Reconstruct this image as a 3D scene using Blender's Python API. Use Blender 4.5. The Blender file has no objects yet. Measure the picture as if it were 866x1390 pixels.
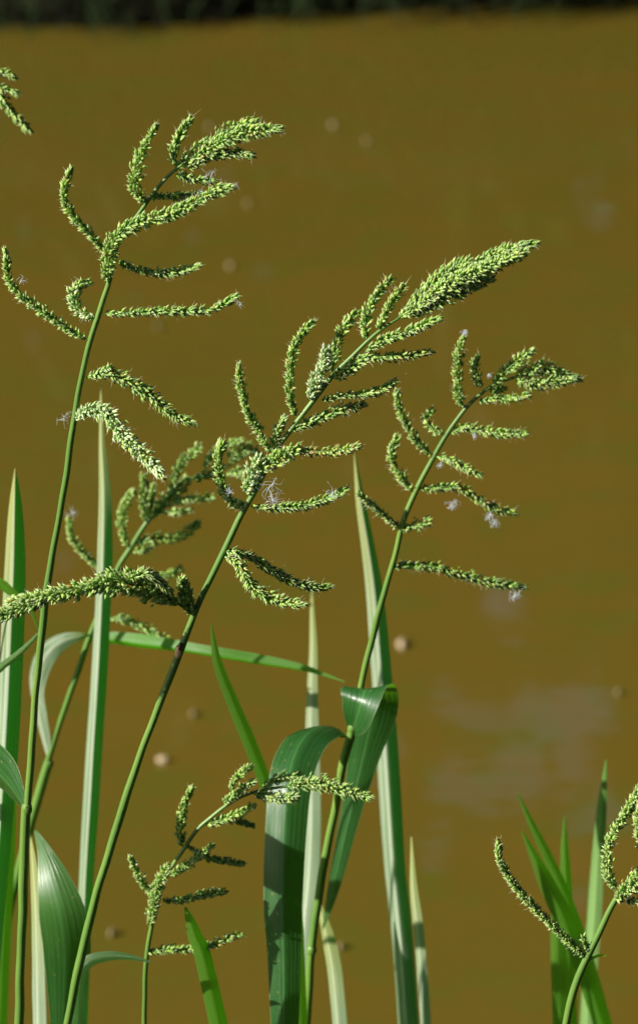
import bpy, math, random
import numpy as np
from mathutils import Vector, Matrix
rad = math.radians
rng = np.random.default_rng(7)
random.seed(7)
scene = bpy.context.scene
COL = scene.collection

# ------------------------------------------------------------------ camera
CAM_Z, PITCH, DIST, PXM = 1.75, rad(20), 2.0, 2500.0
cd = bpy.data.cameras.new('camera'); cam = bpy.data.objects.new('camera', cd); COL.objects.link(cam)
cam.location = (0, 0, CAM_Z); cam.rotation_euler = (rad(90) - PITCH, 0, 0)
cd.sensor_fit = 'VERTICAL'; cd.sensor_height = 36.0
cd.lens = 18.0 / (695 / PXM / DIST)
cd.clip_start = 0.05; cd.clip_end = 2000
cd.dof.use_dof = True; cd.dof.focus_distance = 2.0; cd.dof.aperture_fstop = 11.5
scene.camera = cam

# ------------------------------------------------------------------ sky and sun
SUN = Vector((-0.80, -0.30, 0.45)).normalized()
w = bpy.data.worlds.new('World'); scene.world = w; w.use_nodes = True
nt = w.node_tree; bg = nt.nodes['Background']
sky = nt.nodes.new('ShaderNodeTexSky'); sky.sky_type = 'NISHITA'; sky.sun_disc = False
sky.sun_elevation = math.asin(SUN.z); sky.sun_rotation = math.atan2(SUN.x, SUN.y)
nt.links.new(sky.outputs[0], bg.inputs[0]); bg.inputs[1].default_value = 0.05
sd = bpy.data.lights.new('sun', 'SUN'); so = bpy.data.objects.new('sun', sd); COL.objects.link(so)
sd.energy = 5.0; sd.angle = rad(0.5); sd.color = (1.0, 0.95, 0.86)
so.rotation_euler = SUN.to_track_quat('Z', 'Y').to_euler(); so.location = (-3, 0, 5)
vs = scene.view_settings
vs.view_transform = 'Standard'; vs.look = 'None'; vs.exposure = 1.1; vs.gamma = 1.0; vs.use_curve_mapping = False

# ------------------------------------------------------------------ pixel helpers
def P(u, v, Y):
    """point of the world plane y=Y seen at pixel (u, v) of the 866x1390 picture, and metres per pixel there"""
    a = (u - 433) / PXM; b = (695 - v) / PXM
    dx, dy, dz = a, DIST * math.cos(PITCH) + b * math.sin(PITCH), -DIST * math.sin(PITCH) + b * math.cos(PITCH)
    t = Y / dy
    return np.array((dx * t, Y, CAM_Z + dz * t)), t / PXM

def crom(pts, n):
    """Catmull-Rom through rows of pts -> n rows, even in arc length of the first two columns"""
    p = np.array(pts, float)
    if len(p) == 2:
        t = np.linspace(0, 1, n)[:, None]; return p[0] * (1 - t) + p[1] * t
    q = np.vstack([2 * p[0] - p[1], p, 2 * p[-1] - p[-2]])
    out = []
    for i in range(1, len(q) - 2):
        for t in np.linspace(0, 1, 24, endpoint=False):
            a, b, c, d = q[i - 1], q[i], q[i + 1], q[i + 2]
            out.append(.5 * ((2 * b) + (c - a) * t + (2 * a - 5 * b + 4 * c - d) * t * t + (3 * b - a - 3 * c + d) * t ** 3))
    out.append(q[-2]); o = np.array(out)
    s = np.r_[0, np.cumsum(np.linalg.norm(np.diff(o[:, :2], axis=0), axis=1))]
    t = np.linspace(0, s[-1], n)
    return np.stack([np.interp(t, s, o[:, k]) for k in range(o.shape[1])], 1)

def norm(a):
    return a / np.maximum(np.linalg.norm(a, axis=-1, keepdims=True), 1e-9)

def frames(C, ref=(0, -1, 0)):
    T = norm(np.gradient(C, axis=0)); N = np.zeros_like(T)
    n = np.array(ref, float)
    for i in range(len(C)):
        n = n - T[i] * np.dot(n, T[i])
        if np.linalg.norm(n) < 1e-4: n = np.cross(T[i], (1, 0, 0.01))
        n = n / np.linalg.norm(n); N[i] = n
    return T, N, np.cross(T, N)

# ------------------------------------------------------------------ mesh helpers
def mesh_obj(name, V, F, m, parent=None, uv=None, col=None, smooth=True):
    V = np.asarray(V, np.float32); F = np.asarray(F, np.int32)
    me = bpy.data.meshes.new(name); k = F.shape[1]
    me.vertices.add(len(V)); me.vertices.foreach_set('co', V.ravel())
    me.loops.add(F.size); me.loops.foreach_set('vertex_index', F.ravel())
    me.polygons.add(len(F)); me.polygons.foreach_set('loop_start', np.arange(0, F.size, k, dtype=np.int32))
    me.polygons.foreach_set('loop_total', np.full(len(F), k, np.int32))
    me.polygons.foreach_set('use_smooth', np.full(len(F), smooth))
    if uv is not None:
        l = me.uv_layers.new(name='UVMap'); l.data.foreach_set('uv', np.asarray(uv, np.float32)[F.ravel()].ravel())
    if col is not None:
        a = me.attributes.new('tint', 'FLOAT_COLOR', 'POINT'); a.data.foreach_set('color', np.asarray(col, np.float32).ravel())
    me.update(calc_edges=True); me.validate()
    me.materials.append(m)
    o = bpy.data.objects.new(name, me); COL.objects.link(o)
    if parent is not None: o.parent = parent
    return o

def grid_faces(r, c, wrap=False):
    i = np.arange(r - 1)[:, None] * c; j = np.arange(c if wrap else c - 1)[None]
    jn = (j + 1) % c
    return np.stack([i + j, i + jn, i + c + jn, i + c + j], -1).reshape(-1, 4)

def tube(C, R, sides=10, ribs=0.0):
    C = np.asarray(C, float); T, N, B = frames(C); R = np.broadcast_to(R, (len(C),))
    a = np.linspace(0, 2 * np.pi, sides, endpoint=False)
    rr = R[:, None] * (1 + ribs * np.cos(a * sides / 2)[None])
    V = C[:, None] + rr[..., None] * (N[:, None] * np.cos(a)[None, :, None] + B[:, None] * np.sin(a)[None, :, None])
    s = np.r_[0, np.cumsum(np.linalg.norm(np.diff(C, axis=0), axis=1))]
    uv = np.stack(np.broadcast_arrays(a[None] / (2 * np.pi), s[:, None] * 10), -1)
    return V.reshape(-1, 3), grid_faces(len(C), sides, True), uv.reshape(-1, 2)

def join(parts):
    V, F, U, n = [], [], [], 0
    for p in parts:
        V.append(p[0]); F.append(p[1] + n); U.append(p[2]); n += len(p[0])
    return np.vstack(V), np.vstack(F), np.vstack(U)

def thing(name, label, cat, loc, group=None):
    o = bpy.data.objects.new(name, None); COL.objects.link(o); o.location = loc; o.empty_display_size = .05
    o['label'] = label; o['category'] = cat; o['kind'] = 'thing'
    if group: o['group'] = group
    return o
def rebase(root):
    """children were built in world coordinates: give every one the inverse of its top object's place"""
    for c in root.children: c.matrix_parent_inverse = Matrix.Translation(root.location).inverted()

# ------------------------------------------------------------------ materials
def mat(name):
    m = bpy.data.materials.new(name); m.use_nodes = True; n = m.node_tree.nodes; n.clear()
    out = n.new('ShaderNodeOutputMaterial'); return m, m.node_tree, out
def node(t, kind, **kw):
    n = t.nodes.new(kind)
    for k, v in kw.items():
        if k.startswith('i_'):
            key = k[2:]; key = int(key) if key.isdigit() else key.replace('_', ' ')
            n.inputs[key].default_value = v
        else: setattr(n, k, v)
    return n
def ramp(t, fac, stops):
    r = t.nodes.new('ShaderNodeValToRGB'); e = r.color_ramp.elements
    e[0].position, e[0].color = stops[0][0], (*stops[0][1], 1); e[1].position, e[1].color = stops[-1][0], (*stops[-1][1], 1)
    for p, c in stops[1:-1]:
        x = e.new(p); x.color = (*c, 1)
    t.links.new(fac, r.inputs[0]); return r.outputs[0]
def mixc(t, fac, a, b, mode='MIX'):
    m = node(t, 'ShaderNodeMix', data_type='RGBA', blend_type=mode)
    for s, v in ((m.inputs[0], fac), (m.inputs[6], a), (m.inputs[7], b)):
        if isinstance(v, (float, int)): s.default_value = v
        elif isinstance(v, tuple): s.default_value = (*v, 1)
        else: t.links.new(v, s)
    return m.outputs[2]

def leaf_material(name, dark, light, tip, through, rough=.34, tfac=.38, veins=34, bumpd=.35, wax=.5, scar=0.25, span=(.34, .66)):
    m, t, out = mat(name); L = t.links.new
    uv = node(t, 'ShaderNodeUVMap'); sep = node(t, 'ShaderNodeSeparateXYZ'); L(uv.outputs[0], sep.inputs[0])
    mp = node(t, 'ShaderNodeMapping'); mp.inputs['Scale'].default_value = (veins, 1.6, 1); L(uv.outputs[0], mp.inputs[0])
    n1 = node(t, 'ShaderNodeTexNoise', i_Scale=1.0, i_Detail=4.0, i_Roughness=.6); L(mp.outputs[0], n1.inputs['Vector'])
    mp2 = node(t, 'ShaderNodeMapping'); mp2.inputs['Scale'].default_value = (3.0, 9, 1); L(uv.outputs[0], mp2.inputs[0])
    n2 = node(t, 'ShaderNodeTexNoise', i_Scale=1.0, i_Detail=5.0, i_Roughness=.62); L(mp2.outputs[0], n2.inputs['Vector'])
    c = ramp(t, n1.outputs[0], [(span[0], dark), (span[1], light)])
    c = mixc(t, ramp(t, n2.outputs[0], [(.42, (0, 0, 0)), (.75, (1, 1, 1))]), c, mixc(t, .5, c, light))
    c = mixc(t, ramp(t, sep.outputs[1], [(.0, (1, 1, 1)), (.055, (.6, .6, .6)), (.13, (0, 0, 0))]), c, tip)
    mr = node(t, 'ShaderNodeMath', operation='SUBTRACT'); L(sep.outputs[0], mr.inputs[0]); mr.inputs[1].default_value = .5
    ma = node(t, 'ShaderNodeMath', operation='ABSOLUTE'); L(mr.outputs[0], ma.inputs[0])
    c = mixc(t, ramp(t, ma.outputs[0], [(.0, (.6, .6, .6)), (.018, (.5, .5, .5)), (.035, (0, 0, 0))]), c, tuple(min(1, x * 1.9 + .02) for x in light))
    c = mixc(t, ramp(t, ma.outputs[0], [(.47, (0, 0, 0)), (.5, (.35, .35, .35))]), c, (.35, .40, .22))
    # small dry flecks
    oc = node(t, 'ShaderNodeTexCoord'); n3 = node(t, 'ShaderNodeTexNoise', i_Scale=320.0, i_Detail=2.0); L(oc.outputs['Object'], n3.inputs['Vector'])
    c = mixc(t, ramp(t, n3.outputs[0], [(.69, (0, 0, 0)), (.75, (scar * 2,) * 3)]), c, (.30, .22, .08))
    pr = node(t, 'ShaderNodeBsdfPrincipled', i_Roughness=rough); L(c, pr.inputs['Base Color'])
    pr.inputs['Specular IOR Level'].default_value = wax
    rr = node(t, 'ShaderNodeMapRange', i_1=.3, i_2=.7, i_3=rough - .07, i_4=rough + .12); L(n2.outputs[0], rr.inputs[0]); L(rr.outputs[0], pr.inputs['Roughness'])
    wv = node(t, 'ShaderNodeMath', operation='MULTIPLY'); wv.inputs[1].default_value = veins * 2.4; L(sep.outputs[0], wv.inputs[0])
    sn = node(t, 'ShaderNodeMath', operation='SINE'); L(wv.outputs[0], sn.inputs[0])
    ad = node(t, 'ShaderNodeMath', operation='MULTIPLY_ADD'); ad.inputs[1].default_value = .35; L(sn.outputs[0], ad.inputs[0]); ad.inputs[1].default_value = .10; L(n1.outputs[0], ad.inputs[2])
    b = node(t, 'ShaderNodeBump', i_Strength=bumpd, i_Distance=.0005); L(ad.outputs[0], b.inputs['Height']); L(b.outputs[0], pr.inputs['Normal'])
    tr = node(t, 'ShaderNodeBsdfTranslucent'); L(mixc(t, n1.outputs[0], through, tuple(x * .6 for x in through)), tr.inputs[0]); L(b.outputs[0], tr.inputs['Normal'])
    mx = node(t, 'ShaderNodeMixShader'); mx.inputs[0].default_value = tfac
    L(pr.outputs[0], mx.inputs[1]); L(tr.outputs[0], mx.inputs[2]); L(mx.outputs[0], out.inputs[0])
    return m

M = {}
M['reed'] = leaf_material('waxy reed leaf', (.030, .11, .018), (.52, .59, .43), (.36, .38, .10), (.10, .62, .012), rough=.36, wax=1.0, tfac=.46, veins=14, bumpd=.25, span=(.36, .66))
M['grass'] = leaf_material('grass leaf', (.011, .055, .012), (.030, .105, .022), (.06, .14, .03), (.20, .60, .02), rough=.32, wax=.55, tfac=.34, bumpd=.8, veins=22)
M['green'] = leaf_material('fresh green leaf', (.045, .16, .010), (.10, .27, .02), (.12, .24, .03), (.36, .90, .03), rough=.42, wax=.45, tfac=.62)
M['pale'] = leaf_material('pale green leaf', (.15, .29, .08), (.25, .41, .13), (.08, .2, .03), (.16, .42, .05), rough=.42, wax=.7, tfac=.4)
M['dry'] = leaf_material('dry leaf', (.25, .13, .03), (.38, .22, .07), (.3, .16, .05), (.4, .2, .05), rough=.6, wax=.3)

def stem_material():
    m, t, out = mat('grass stem'); L = t.links.new
    uv = node(t, 'ShaderNodeUVMap'); mp = node(t, 'ShaderNodeMapping'); mp.inputs['Scale'].default_value = (16, .5, 1); L(uv.outputs[0], mp.inputs[0])
    n1 = node(t, 'ShaderNodeTexNoise', i_Scale=1.0, i_Detail=3.0); L(mp.outputs[0], n1.inputs['Vector'])
    oc = node(t, 'ShaderNodeTexCoord'); n2 = node(t, 'ShaderNodeTexNoise', i_Scale=14.0, i_Detail=4.0); L(oc.outputs['Object'], n2.inputs['Vector'])
    c = ramp(t, n1.outputs[0], [(.3, (.055, .13, .025)), (.7, (.12, .23, .04))])
    c = mixc(t, ramp(t, n2.outputs[0], [(.4, (0, 0, 0)), (.68, (.6, .6, .6))]), c, (.17, .27, .05))
    n3 = node(t, 'ShaderNodeTexNoise', i_Scale=420.0, i_Detail=2.0); L(oc.outputs['Object'], n3.inputs['Vector'])
    c = mixc(t, ramp(t, n3.outputs[0], [(.72, (0, 0, 0)), (.78, (.6, .6, .6))]), c, (.10, .06, .03))
    pr = node(t, 'ShaderNodeBsdfPrincipled', i_Roughness=.36); L(c, pr.inputs['Base Color'])
    b = node(t, 'ShaderNodeBump', i_Strength=.5, i_Distance=.0003); L(n1.outputs[0], b.inputs['Height']); L(b.outputs[0], pr.inputs['Normal'])
    tr = node(t, 'ShaderNodeBsdfTranslucent'); tr.inputs[0].default_value = (.2, .4, .05, 1)
    mx = node(t, 'ShaderNodeMixShader'); mx.inputs[0].default_value = .15
    L(pr.outputs[0], mx.inputs[1]); L(tr.outputs[0], mx.inputs[2]); L(mx.outputs[0], out.inputs[0]); return m
M['stem'] = stem_material()

def spikelet_material():
    m, t, out = mat('grass spikelet'); L = t.links.new
    at = node(t, 'ShaderNodeAttribute', attribute_name='tint'); sp = node(t, 'ShaderNodeSeparateColor'); L(at.outputs['Color'], sp.inputs[0])
    # tint: R spikelet's own tone, G place along the spikelet, B withered, alpha pale bloom
    g = ramp(t, sp.outputs[0], [(0, (.075, .22, .018)), (.5, (.24, .44, .032)), (1, (.50, .61, .09))])
    c = mixc(t, ramp(t, sp.outputs[1], [(.35, (0, 0, 0)), (1, (.9, .9, .9))]), g, (.78, .78, .42))
    c = mixc(t, at.outputs['Alpha'], c, (.80, .84, .68))
    c = mixc(t, sp.outputs[2], c, (.42, .13, .035))
    pr = node(t, 'ShaderNodeBsdfPrincipled', i_Roughness=.30); L(c, pr.inputs['Base Color'])
    oc = node(t, 'ShaderNodeTexCoord'); n = node(t, 'ShaderNodeTexNoise', i_Scale=2600.0, i_Detail=2.0); L(oc.outputs['Object'], n.inputs['Vector'])
    b = node(t, 'ShaderNodeBump', i_Strength=.45, i_Distance=.0003); L(n.outputs[0], b.inputs['Height']); L(b.outputs[0], pr.inputs['Normal'])
    tr = node(t, 'ShaderNodeBsdfTranslucent'); L(mixc(t, .5, c, (.32, .70, .05)), tr.inputs[0])
    mx = node(t, 'ShaderNodeMixShader'); mx.inputs[0].default_value = .40
    L(pr.outputs[0], mx.inputs[1]); L(tr.outputs[0], mx.inputs[2]); L(mx.outputs[0], out.inputs[0]); return m
M['spikelet'] = spikelet_material()

def simple(name, c, rough=.5, trans=None, noise=0, spec=.5, scale=60):
    m, t, out = mat(name); L = t.links.new
    pr = node(t, 'ShaderNodeBsdfPrincipled', i_Roughness=rough); pr.inputs['Specular IOR Level'].default_value = spec
    oc = node(t, 'ShaderNodeTexCoord'); n = node(t, 'ShaderNodeTexNoise', i_Scale=float(scale), i_Detail=5.0); L(oc.outputs['Object'], n.inputs['Vector'])
    L(ramp(t, n.outputs[0], [(.3, tuple(x * (1 - noise) for x in c)), (.7, tuple(min(1, x * (1 + noise)) for x in c))]), pr.inputs['Base Color'])
    if trans:
        tr = node(t, 'ShaderNodeBsdfTranslucent'); tr.inputs[0].default_value = (*trans, 1)
        mx = node(t, 'ShaderNodeMixShader'); mx.inputs[0].default_value = .4
        L(pr.outputs[0], mx.inputs[1]); L(tr.outputs[0], mx.inputs[2]); L(mx.outputs[0], out.inputs[0])
    else: L(pr.outputs[0], out.inputs[0])
    return m
M['bristle'] = simple('pale bristle', (.62, .64, .48), .35, (.7, .7, .5))
M['fluff'] = simple('white seed fluff', (.80, .88, .95), .4, (.8, .9, 1.0))
M['scar'] = simple('dark brown scar', (.10, .035, .012), .3, noise=.5, scale=700)
M['scale'] = simple('cream sheath scale', (.62, .40, .22), .3, noise=.3, scale=500)
M['floater'] = simple('beige floating petal', (.36, .28, .17), .6, noise=.15)
M['floater_dim'] = simple('soaked floating leaf bit', (.17, .135, .06), .5, noise=.2)
M['soil'] = simple('bank soil darkened for shade', (.008, .008, .003), .9, noise=.5, scale=7, spec=.1)  # near-black tone puts the far bank's shade into the soil colour
M['fringe'] = simple('dark sedge on the far bank', (.012, .020, .005), .8, noise=.4, scale=5, spec=.1)
M['tree'] = simple('bank tree foliage', (.022, .040, .009), .7, (.03, .055, .008), noise=.4, scale=3, spec=.2)

def drop_material():
    m, t, out = mat('water drop'); g = node(t, 'ShaderNodeBsdfPrincipled', i_Roughness=.0)
    g.inputs['Transmission Weight'].default_value = 1; g.inputs['IOR'].default_value = 1.33; t.links.new(g.outputs[0], out.inputs[0]); return m
M['drop'] = drop_material()

def water_material():
    m, t, out = mat('muddy pond water'); L = t.links.new
    oc = node(t, 'ShaderNodeTexCoord')
    n1 = node(t, 'ShaderNodeTexNoise', i_Scale=1.6, i_Detail=5.0, i_Roughness=.6); L(oc.outputs['Object'], n1.inputs['Vector'])
    n2 = node(t, 'ShaderNodeTexNoise', i_Scale=7.0, i_Detail=5.0, i_Roughness=.7); L(oc.outputs['Object'], n2.inputs['Vector'])
    c = ramp(t, n1.outputs[0], [(.35, (.092, .068, .0085)), (.68, (.106, .070, .0088))])
    c = mixc(t, ramp(t, n2.outputs[0], [(.50, (0, 0, 0)), (.62, (.8, .8, .8))]), c, (.080, .075, .0085))
    pr = node(t, 'ShaderNodeBsdfPrincipled', i_Roughness=.04); L(c, pr.inputs['Base Color']); pr.inputs['IOR'].default_value = 1.33
    mp = node(t, 'ShaderNodeMapping'); mp.inputs['Scale'].default_value = (1.0, 1.0, 1); L(oc.outputs['Object'], mp.inputs[0])
    w1 = node(t, 'ShaderNodeTexNoise', i_Scale=14.0, i_Detail=2.0, i_Roughness=.4); L(mp.outputs[0], w1.inputs['Vector'])
    b = node(t, 'ShaderNodeBump', i_Strength=.5, i_Distance=.0006); L(w1.outputs[0], b.inputs['Height']); L(b.outputs[0], pr.inputs['Normal'])
    L(pr.outputs[0], out.inputs[0]); return m
M['water'] = water_material()

# ------------------------------------------------------------------ setting: ground with the pond's basin, water, far wood
def shore(x): return 2.28 + .03 * math.sin(x * 3.1) + .02 * math.sin(x * 7.7 + 1)
def far_shore(x): return 8.02 + .17 * np.clip(x, -3, 3) + .03 * np.sin(x * 4.3) + .02 * np.sin(x * 9.1 + 2)
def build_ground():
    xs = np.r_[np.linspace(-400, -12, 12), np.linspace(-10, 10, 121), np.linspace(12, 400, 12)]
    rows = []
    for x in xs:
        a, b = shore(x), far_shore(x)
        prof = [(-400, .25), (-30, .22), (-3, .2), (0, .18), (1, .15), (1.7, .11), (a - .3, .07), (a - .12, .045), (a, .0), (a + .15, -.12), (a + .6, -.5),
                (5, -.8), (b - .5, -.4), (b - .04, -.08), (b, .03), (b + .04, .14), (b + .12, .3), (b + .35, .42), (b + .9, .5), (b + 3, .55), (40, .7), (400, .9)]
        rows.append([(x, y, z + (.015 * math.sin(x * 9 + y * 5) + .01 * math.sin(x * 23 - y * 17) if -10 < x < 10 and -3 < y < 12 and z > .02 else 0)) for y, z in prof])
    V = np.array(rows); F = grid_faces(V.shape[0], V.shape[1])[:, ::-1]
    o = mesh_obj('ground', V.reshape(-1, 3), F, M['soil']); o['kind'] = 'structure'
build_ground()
def build_water():
    V = [(-400, 2.0, 0), (400, 2.0, 0), (400, 8.9, 0), (-400, 8.9, 0)]
    o = mesh_obj('pond_water', V, [(0, 1, 2, 3)], M['water']); o['kind'] = 'structure'
build_water()

def build_far_fringe():
    n = 22000
    x = rng.uniform(-9, 9, n); y = far_shore(x) + rng.uniform(-.02, .5, n)
    z = np.interp(y - far_shore(x), [-.02, .04, .12, .35, .5], [0, .12, .28, .40, .44])
    h = rng.uniform(.04, .17, n) * (.6 + .5 * np.sin(x * 5) * np.sin(x * 2.3 + 1)); az = rng.uniform(-2.6, -.5, n)
    B = np.stack([x, y, z], 1); d = np.stack([np.cos(az), np.sin(az), .5 * np.ones(n)], 1) * h[:, None]; d2 = d * np.array((2.0, 2.0, -.9))
    q = np.stack([-np.sin(az), np.cos(az), 0 * az], 1) * .006
    V = np.stack([B - q, B + q, B + d + q * .8, B + d - q * .8, B + d2], 1).reshape(-1, 3); V[:, 2] = np.maximum(V[:, 2], -.02); i = np.arange(n)[:, None] * 5
    F = np.vstack([i + np.array([[0, 1, 2]]), i + np.array([[0, 2, 3]]), i + np.array([[3, 2, 4]])])
    o = mesh_obj('far_bank_grass', V, F, M['fringe']); o['kind'] = 'stuff'
build_far_fringe()

def build_far_wood():
    n = 105000
    x = np.r_[rng.uniform(-9, 9, 70000), rng.uniform(-.5, 1.7, 35000)]; z = np.r_[rng.uniform(.3, 9.5, 70000), rng.uniform(1.6, 4.4, 35000)] ; y = 10.0 + 1.3 * rng.random(n) + .15 * np.sin(x * 1.3)
    top = 8.2 + .8 * np.sin(x * .9 + 1) + .5 * np.sin(x * 2.3)
    keep = z < top + rng.normal(0, .3, n)
    # an open place between two crowns where the sky shows through the twigs
    for k in range(20):
        hx, hz, hr = rng.normal(.62, .32), rng.normal(2.95, .40), rng.uniform(.025, .06)
        keep &= ((x - hx) / 1.15) ** 2 + (z - hz - (y - 10.6) * .44) ** 2 > (hr + .045) ** 2
    x, y, z = x[keep], y[keep], z[keep]; n = len(x)
    C = np.stack([x, y, z], 1); a = norm(rng.normal(size=(n, 3))); b = norm(np.cross(a, norm(rng.normal(size=(n, 3)))))
    s = np.where((np.abs(x - .6) < 1.05) & (np.abs(z - 3) < 1.35), .055, rng.uniform(.10, .19, n))[:, None]
    V = np.stack([C - a * s, C - b * s * .5, C + a * s, C + b * s * .5], 1).reshape(-1, 3)
    F = np.arange(4 * n).reshape(-1, 4)
    o = mesh_obj('far_wood', V, F, M['tree'], smooth=False); o['kind'] = 'stuff'
    o['label'] = 'dense dark green wood along the far bank of the pond'; o['category'] = 'wood'
build_far_wood()

def build_shade_wood():
    # unseen wood added to the right and behind the camera, cutting sky fill
    n = 52000; k = n // 2
    x = np.r_[rng.uniform(5.2, 7.5, k), rng.uniform(-2.5, 7.5, k)]; y = np.r_[rng.uniform(-5, 9.5, k), rng.uniform(-6.5, -4.6, k)]
    top = 8 + .9 * np.sin(x * .8 + y * .9) + .5 * np.sin(x * 2.1 - y * 1.7)
    z = .2 + rng.random(n) * top
    C = np.stack([x, y, z], 1); a = norm(rng.normal(size=(n, 3))); b = norm(np.cross(a, norm(rng.normal(size=(n, 3)))))
    s = rng.uniform(.13, .24, n)[:, None]
    V = np.stack([C - a * s, C - b * s * .5, C + a * s, C + b * s * .5], 1).reshape(-1, 3)
    o = mesh_obj('shade_wood', V, np.arange(4 * n).reshape(-1, 4), M['tree'], smooth=False); o['kind'] = 'stuff'
    o['label'] = 'unseen wood added on the near and right banks to block sky light'; o['category'] = 'wood'
build_shade_wood()

def build_ground_cover():
    n = 5000
    x = rng.uniform(-1.6, 1.6, n); y = rng.uniform(1.0, 2.25, n)
    z = np.interp(y, [1.0, 1.7, 2.0, 2.15, 2.25], [.15, .11, .07, .045, .02]) - .01
    h = rng.uniform(.04, .16, n); az = rng.uniform(0, 2 * np.pi, n); ln = rng.uniform(.1, .5, n)
    B = np.stack([x, y, z], 1); d = np.stack([np.cos(az) * ln, np.sin(az) * ln, np.ones(n)], 1) * h[:, None]
    s = np.stack([-np.sin(az), np.cos(az), 0 * az], 1) * .0022
    V = np.stack([B - s, B + s, B + d * .6 + s * .7, B + d * .6 - s * .7, B + d * np.array((1.5, 1.5, .95))], 1).reshape(-1, 3)
    i = np.arange(n)[:, None] * 5
    F = np.vstack([i + np.array([[0, 1, 2]]), i + np.array([[0, 2, 3]]), i + np.array([[3, 2, 4]])])
    o = mesh_obj('short_grass', V, F, M['green'], uv=np.tile([[.3, .3], [.7, .3], [.7, .6], [.3, .6], [.5, .9]], (n, 1))); o['kind'] = 'stuff'
build_ground_cover()

# ------------------------------------------------------------------ spikelets
def spikelet_template():
    t = np.array([0, .10, .28, .48, .66, .84, 1.0]); r = np.array([.30, .80, 1.0, .86, .50, .18, .01])
    k = 6; a = np.linspace(0, 2 * np.pi, k, endpoint=False)
    V = np.stack([np.broadcast_to(t[:, None], (7, k)), r[:, None] * np.cos(a) * 1.0 , r[:, None] * np.sin(a) * .82 + .18 * (1 - (2 * t[:, None] - 1) ** 2)], -1)
    return V.reshape(-1, 3), grid_faces(7, k, True)
ST, SF = spikelet_template()
UP = norm(np.array((.62, -.25, .74)))
def spike(parent, pts, hw, Y, dens=1.0, pale=0.0, brown=0.0, bald=.8, awn=0, bristle=.16, depth=None, base_r=1.5, size=1.0, start=.02, dull=0.0, skip=None):
    """one raceme: a thin axis crowded with spikelets; pts are (u, v) and hw half widths in picture pixels"""
    n = 60
    depth = rng.uniform(-.014, .014) if depth is None else depth
    q = crom([(p[0], p[1], p[2] if len(p) > 2 else depth * i / (len(pts) - 1)) for i, p in enumerate(pts)], n)
    R = [P(a, b, Y + c) for a, b, c in q]
    C = np.array([r[0] for r in R]); mpp = R[0][1]
    L = np.r_[0, np.cumsum(np.linalg.norm(np.diff(C, axis=0), axis=1))]
    H = np.interp(np.linspace(0, 1, n), np.linspace(0, 1, len(hw)), hw) * mpp * 1.22
    T, N, B = frames(C)
    ra = np.linspace(base_r, .5, n) * mpp
    V, F, U = tube(C, ra, 6)
    ax = mesh_obj('flower_spike', V, F, M['stem'], parent, U)
    # stations along the axis
    S, D, SZ, W, G, BR, PL = [], [], [], [], [], [], []
    s = start * L[-1]; step0 = .00108 / dens; phi0 = rng.uniform(0, 6.28); bv, bf, bu = [], [], []
    bris = []
    while s < L[-1]:
        f = s / L[-1]; i = min(n - 1, int(f * (n - 1)))
        c = np.array([np.interp(s, L, C[:, k]) for k in range(3)])
        h = np.interp(s, L, H) * min(1, .55 + 4.5 * f) * (1 if f < .93 else 1 - (f - .93) * 5)
        k = max(4, int(round(4.0 + h / .0011)))
        phi0 += 2.4
        wave = 1 + .16 * math.sin(s / .0034 * 2 * math.pi / 2.0 + phi0 * .01)
        for j in range(k):
            phi = phi0 + j * 2 * math.pi / k + rng.normal(0, .25)
            nn = N[i] * math.cos(phi) + B[i] * math.sin(phi)
            upd = UP - T[i] * np.dot(UP, T[i]); 
            if np.dot(nn, norm(upd)) > .45 and rng.random() < bald: continue
            layer = rng.uniform(.25, 1) if h > .0032 else rng.uniform(.6, 1)
            el = rad(rng.normal(50, 15)) if f < .9 else rad(rng.normal(24, 8))
            d = T[i] * math.cos(el) + nn * math.sin(el)
            ln = .0032 * size * rng.uniform(.70, 1.2)
            off = max(.0003, (h * wave - ln * math.sin(el)) * layer)
            S.append(c + nn * off + T[i] * rng.normal(0, .0004)); D.append(d)
            SZ.append(ln); W.append(ln * rng.uniform(.21, .30)); G.append(np.clip(rng.normal(.45 - dull * .25, .24), 0, 1))
            BR.append(brown * (rng.random() < .5 * brown + .05) * rng.uniform(.5, 1) * (f > .2) + (rng.random() < .035) * rng.uniform(.2, .6))
            PL.append(np.clip(pale + rng.normal(0, .18), 0, 1) * .75 if rng.random() < .1 + pale else rng.random() * .12)
            if rng.random() < bristle: bris.append((c + nn * off + d * ln * .6, norm(d * .7 + nn * .8 + rng.normal(0, .2, 3)), rng.uniform(.0016, .0042)))
        s += step0 * rng.uniform(.8, 1.2) * (.75 + .25 / max(size, .5)) * (1 + .25 * (h > .0045))
    S, D = np.array(S), norm(np.array(D)); SZ, W = np.array(SZ), np.array(W); m = len(S)
    r = norm(np.cross(D, rng.normal(size=(m, 3)))); b2 = np.cross(D, r)
    V = S[:, None] + D[:, None] * (ST[None, :, :1] * SZ[:, None, None]) + r[:, None] * (ST[None, :, 1:2] * W[:, None, None]) + b2[:, None] * (ST[None, :, 2:] * W[:, None, None])
    F = (np.arange(m)[:, None, None] * len(ST) + SF[None]).reshape(-1, 4)
    colr = np.stack(np.broadcast_arrays(np.array(G)[:, None], ST[None, :, 0], np.array(BR)[:, None], np.array(PL)[:, None]), -1).reshape(-1, 4)
    o = mesh_obj('spikelets', V.reshape(-1, 3), F, M['spikelet'], ax, col=colr); o['kind'] = 'stuff'
    if awn:
        bris.append((C[-2], norm(T[-1] + rng.normal(0, .12, 3)), awn * mpp))
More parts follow.
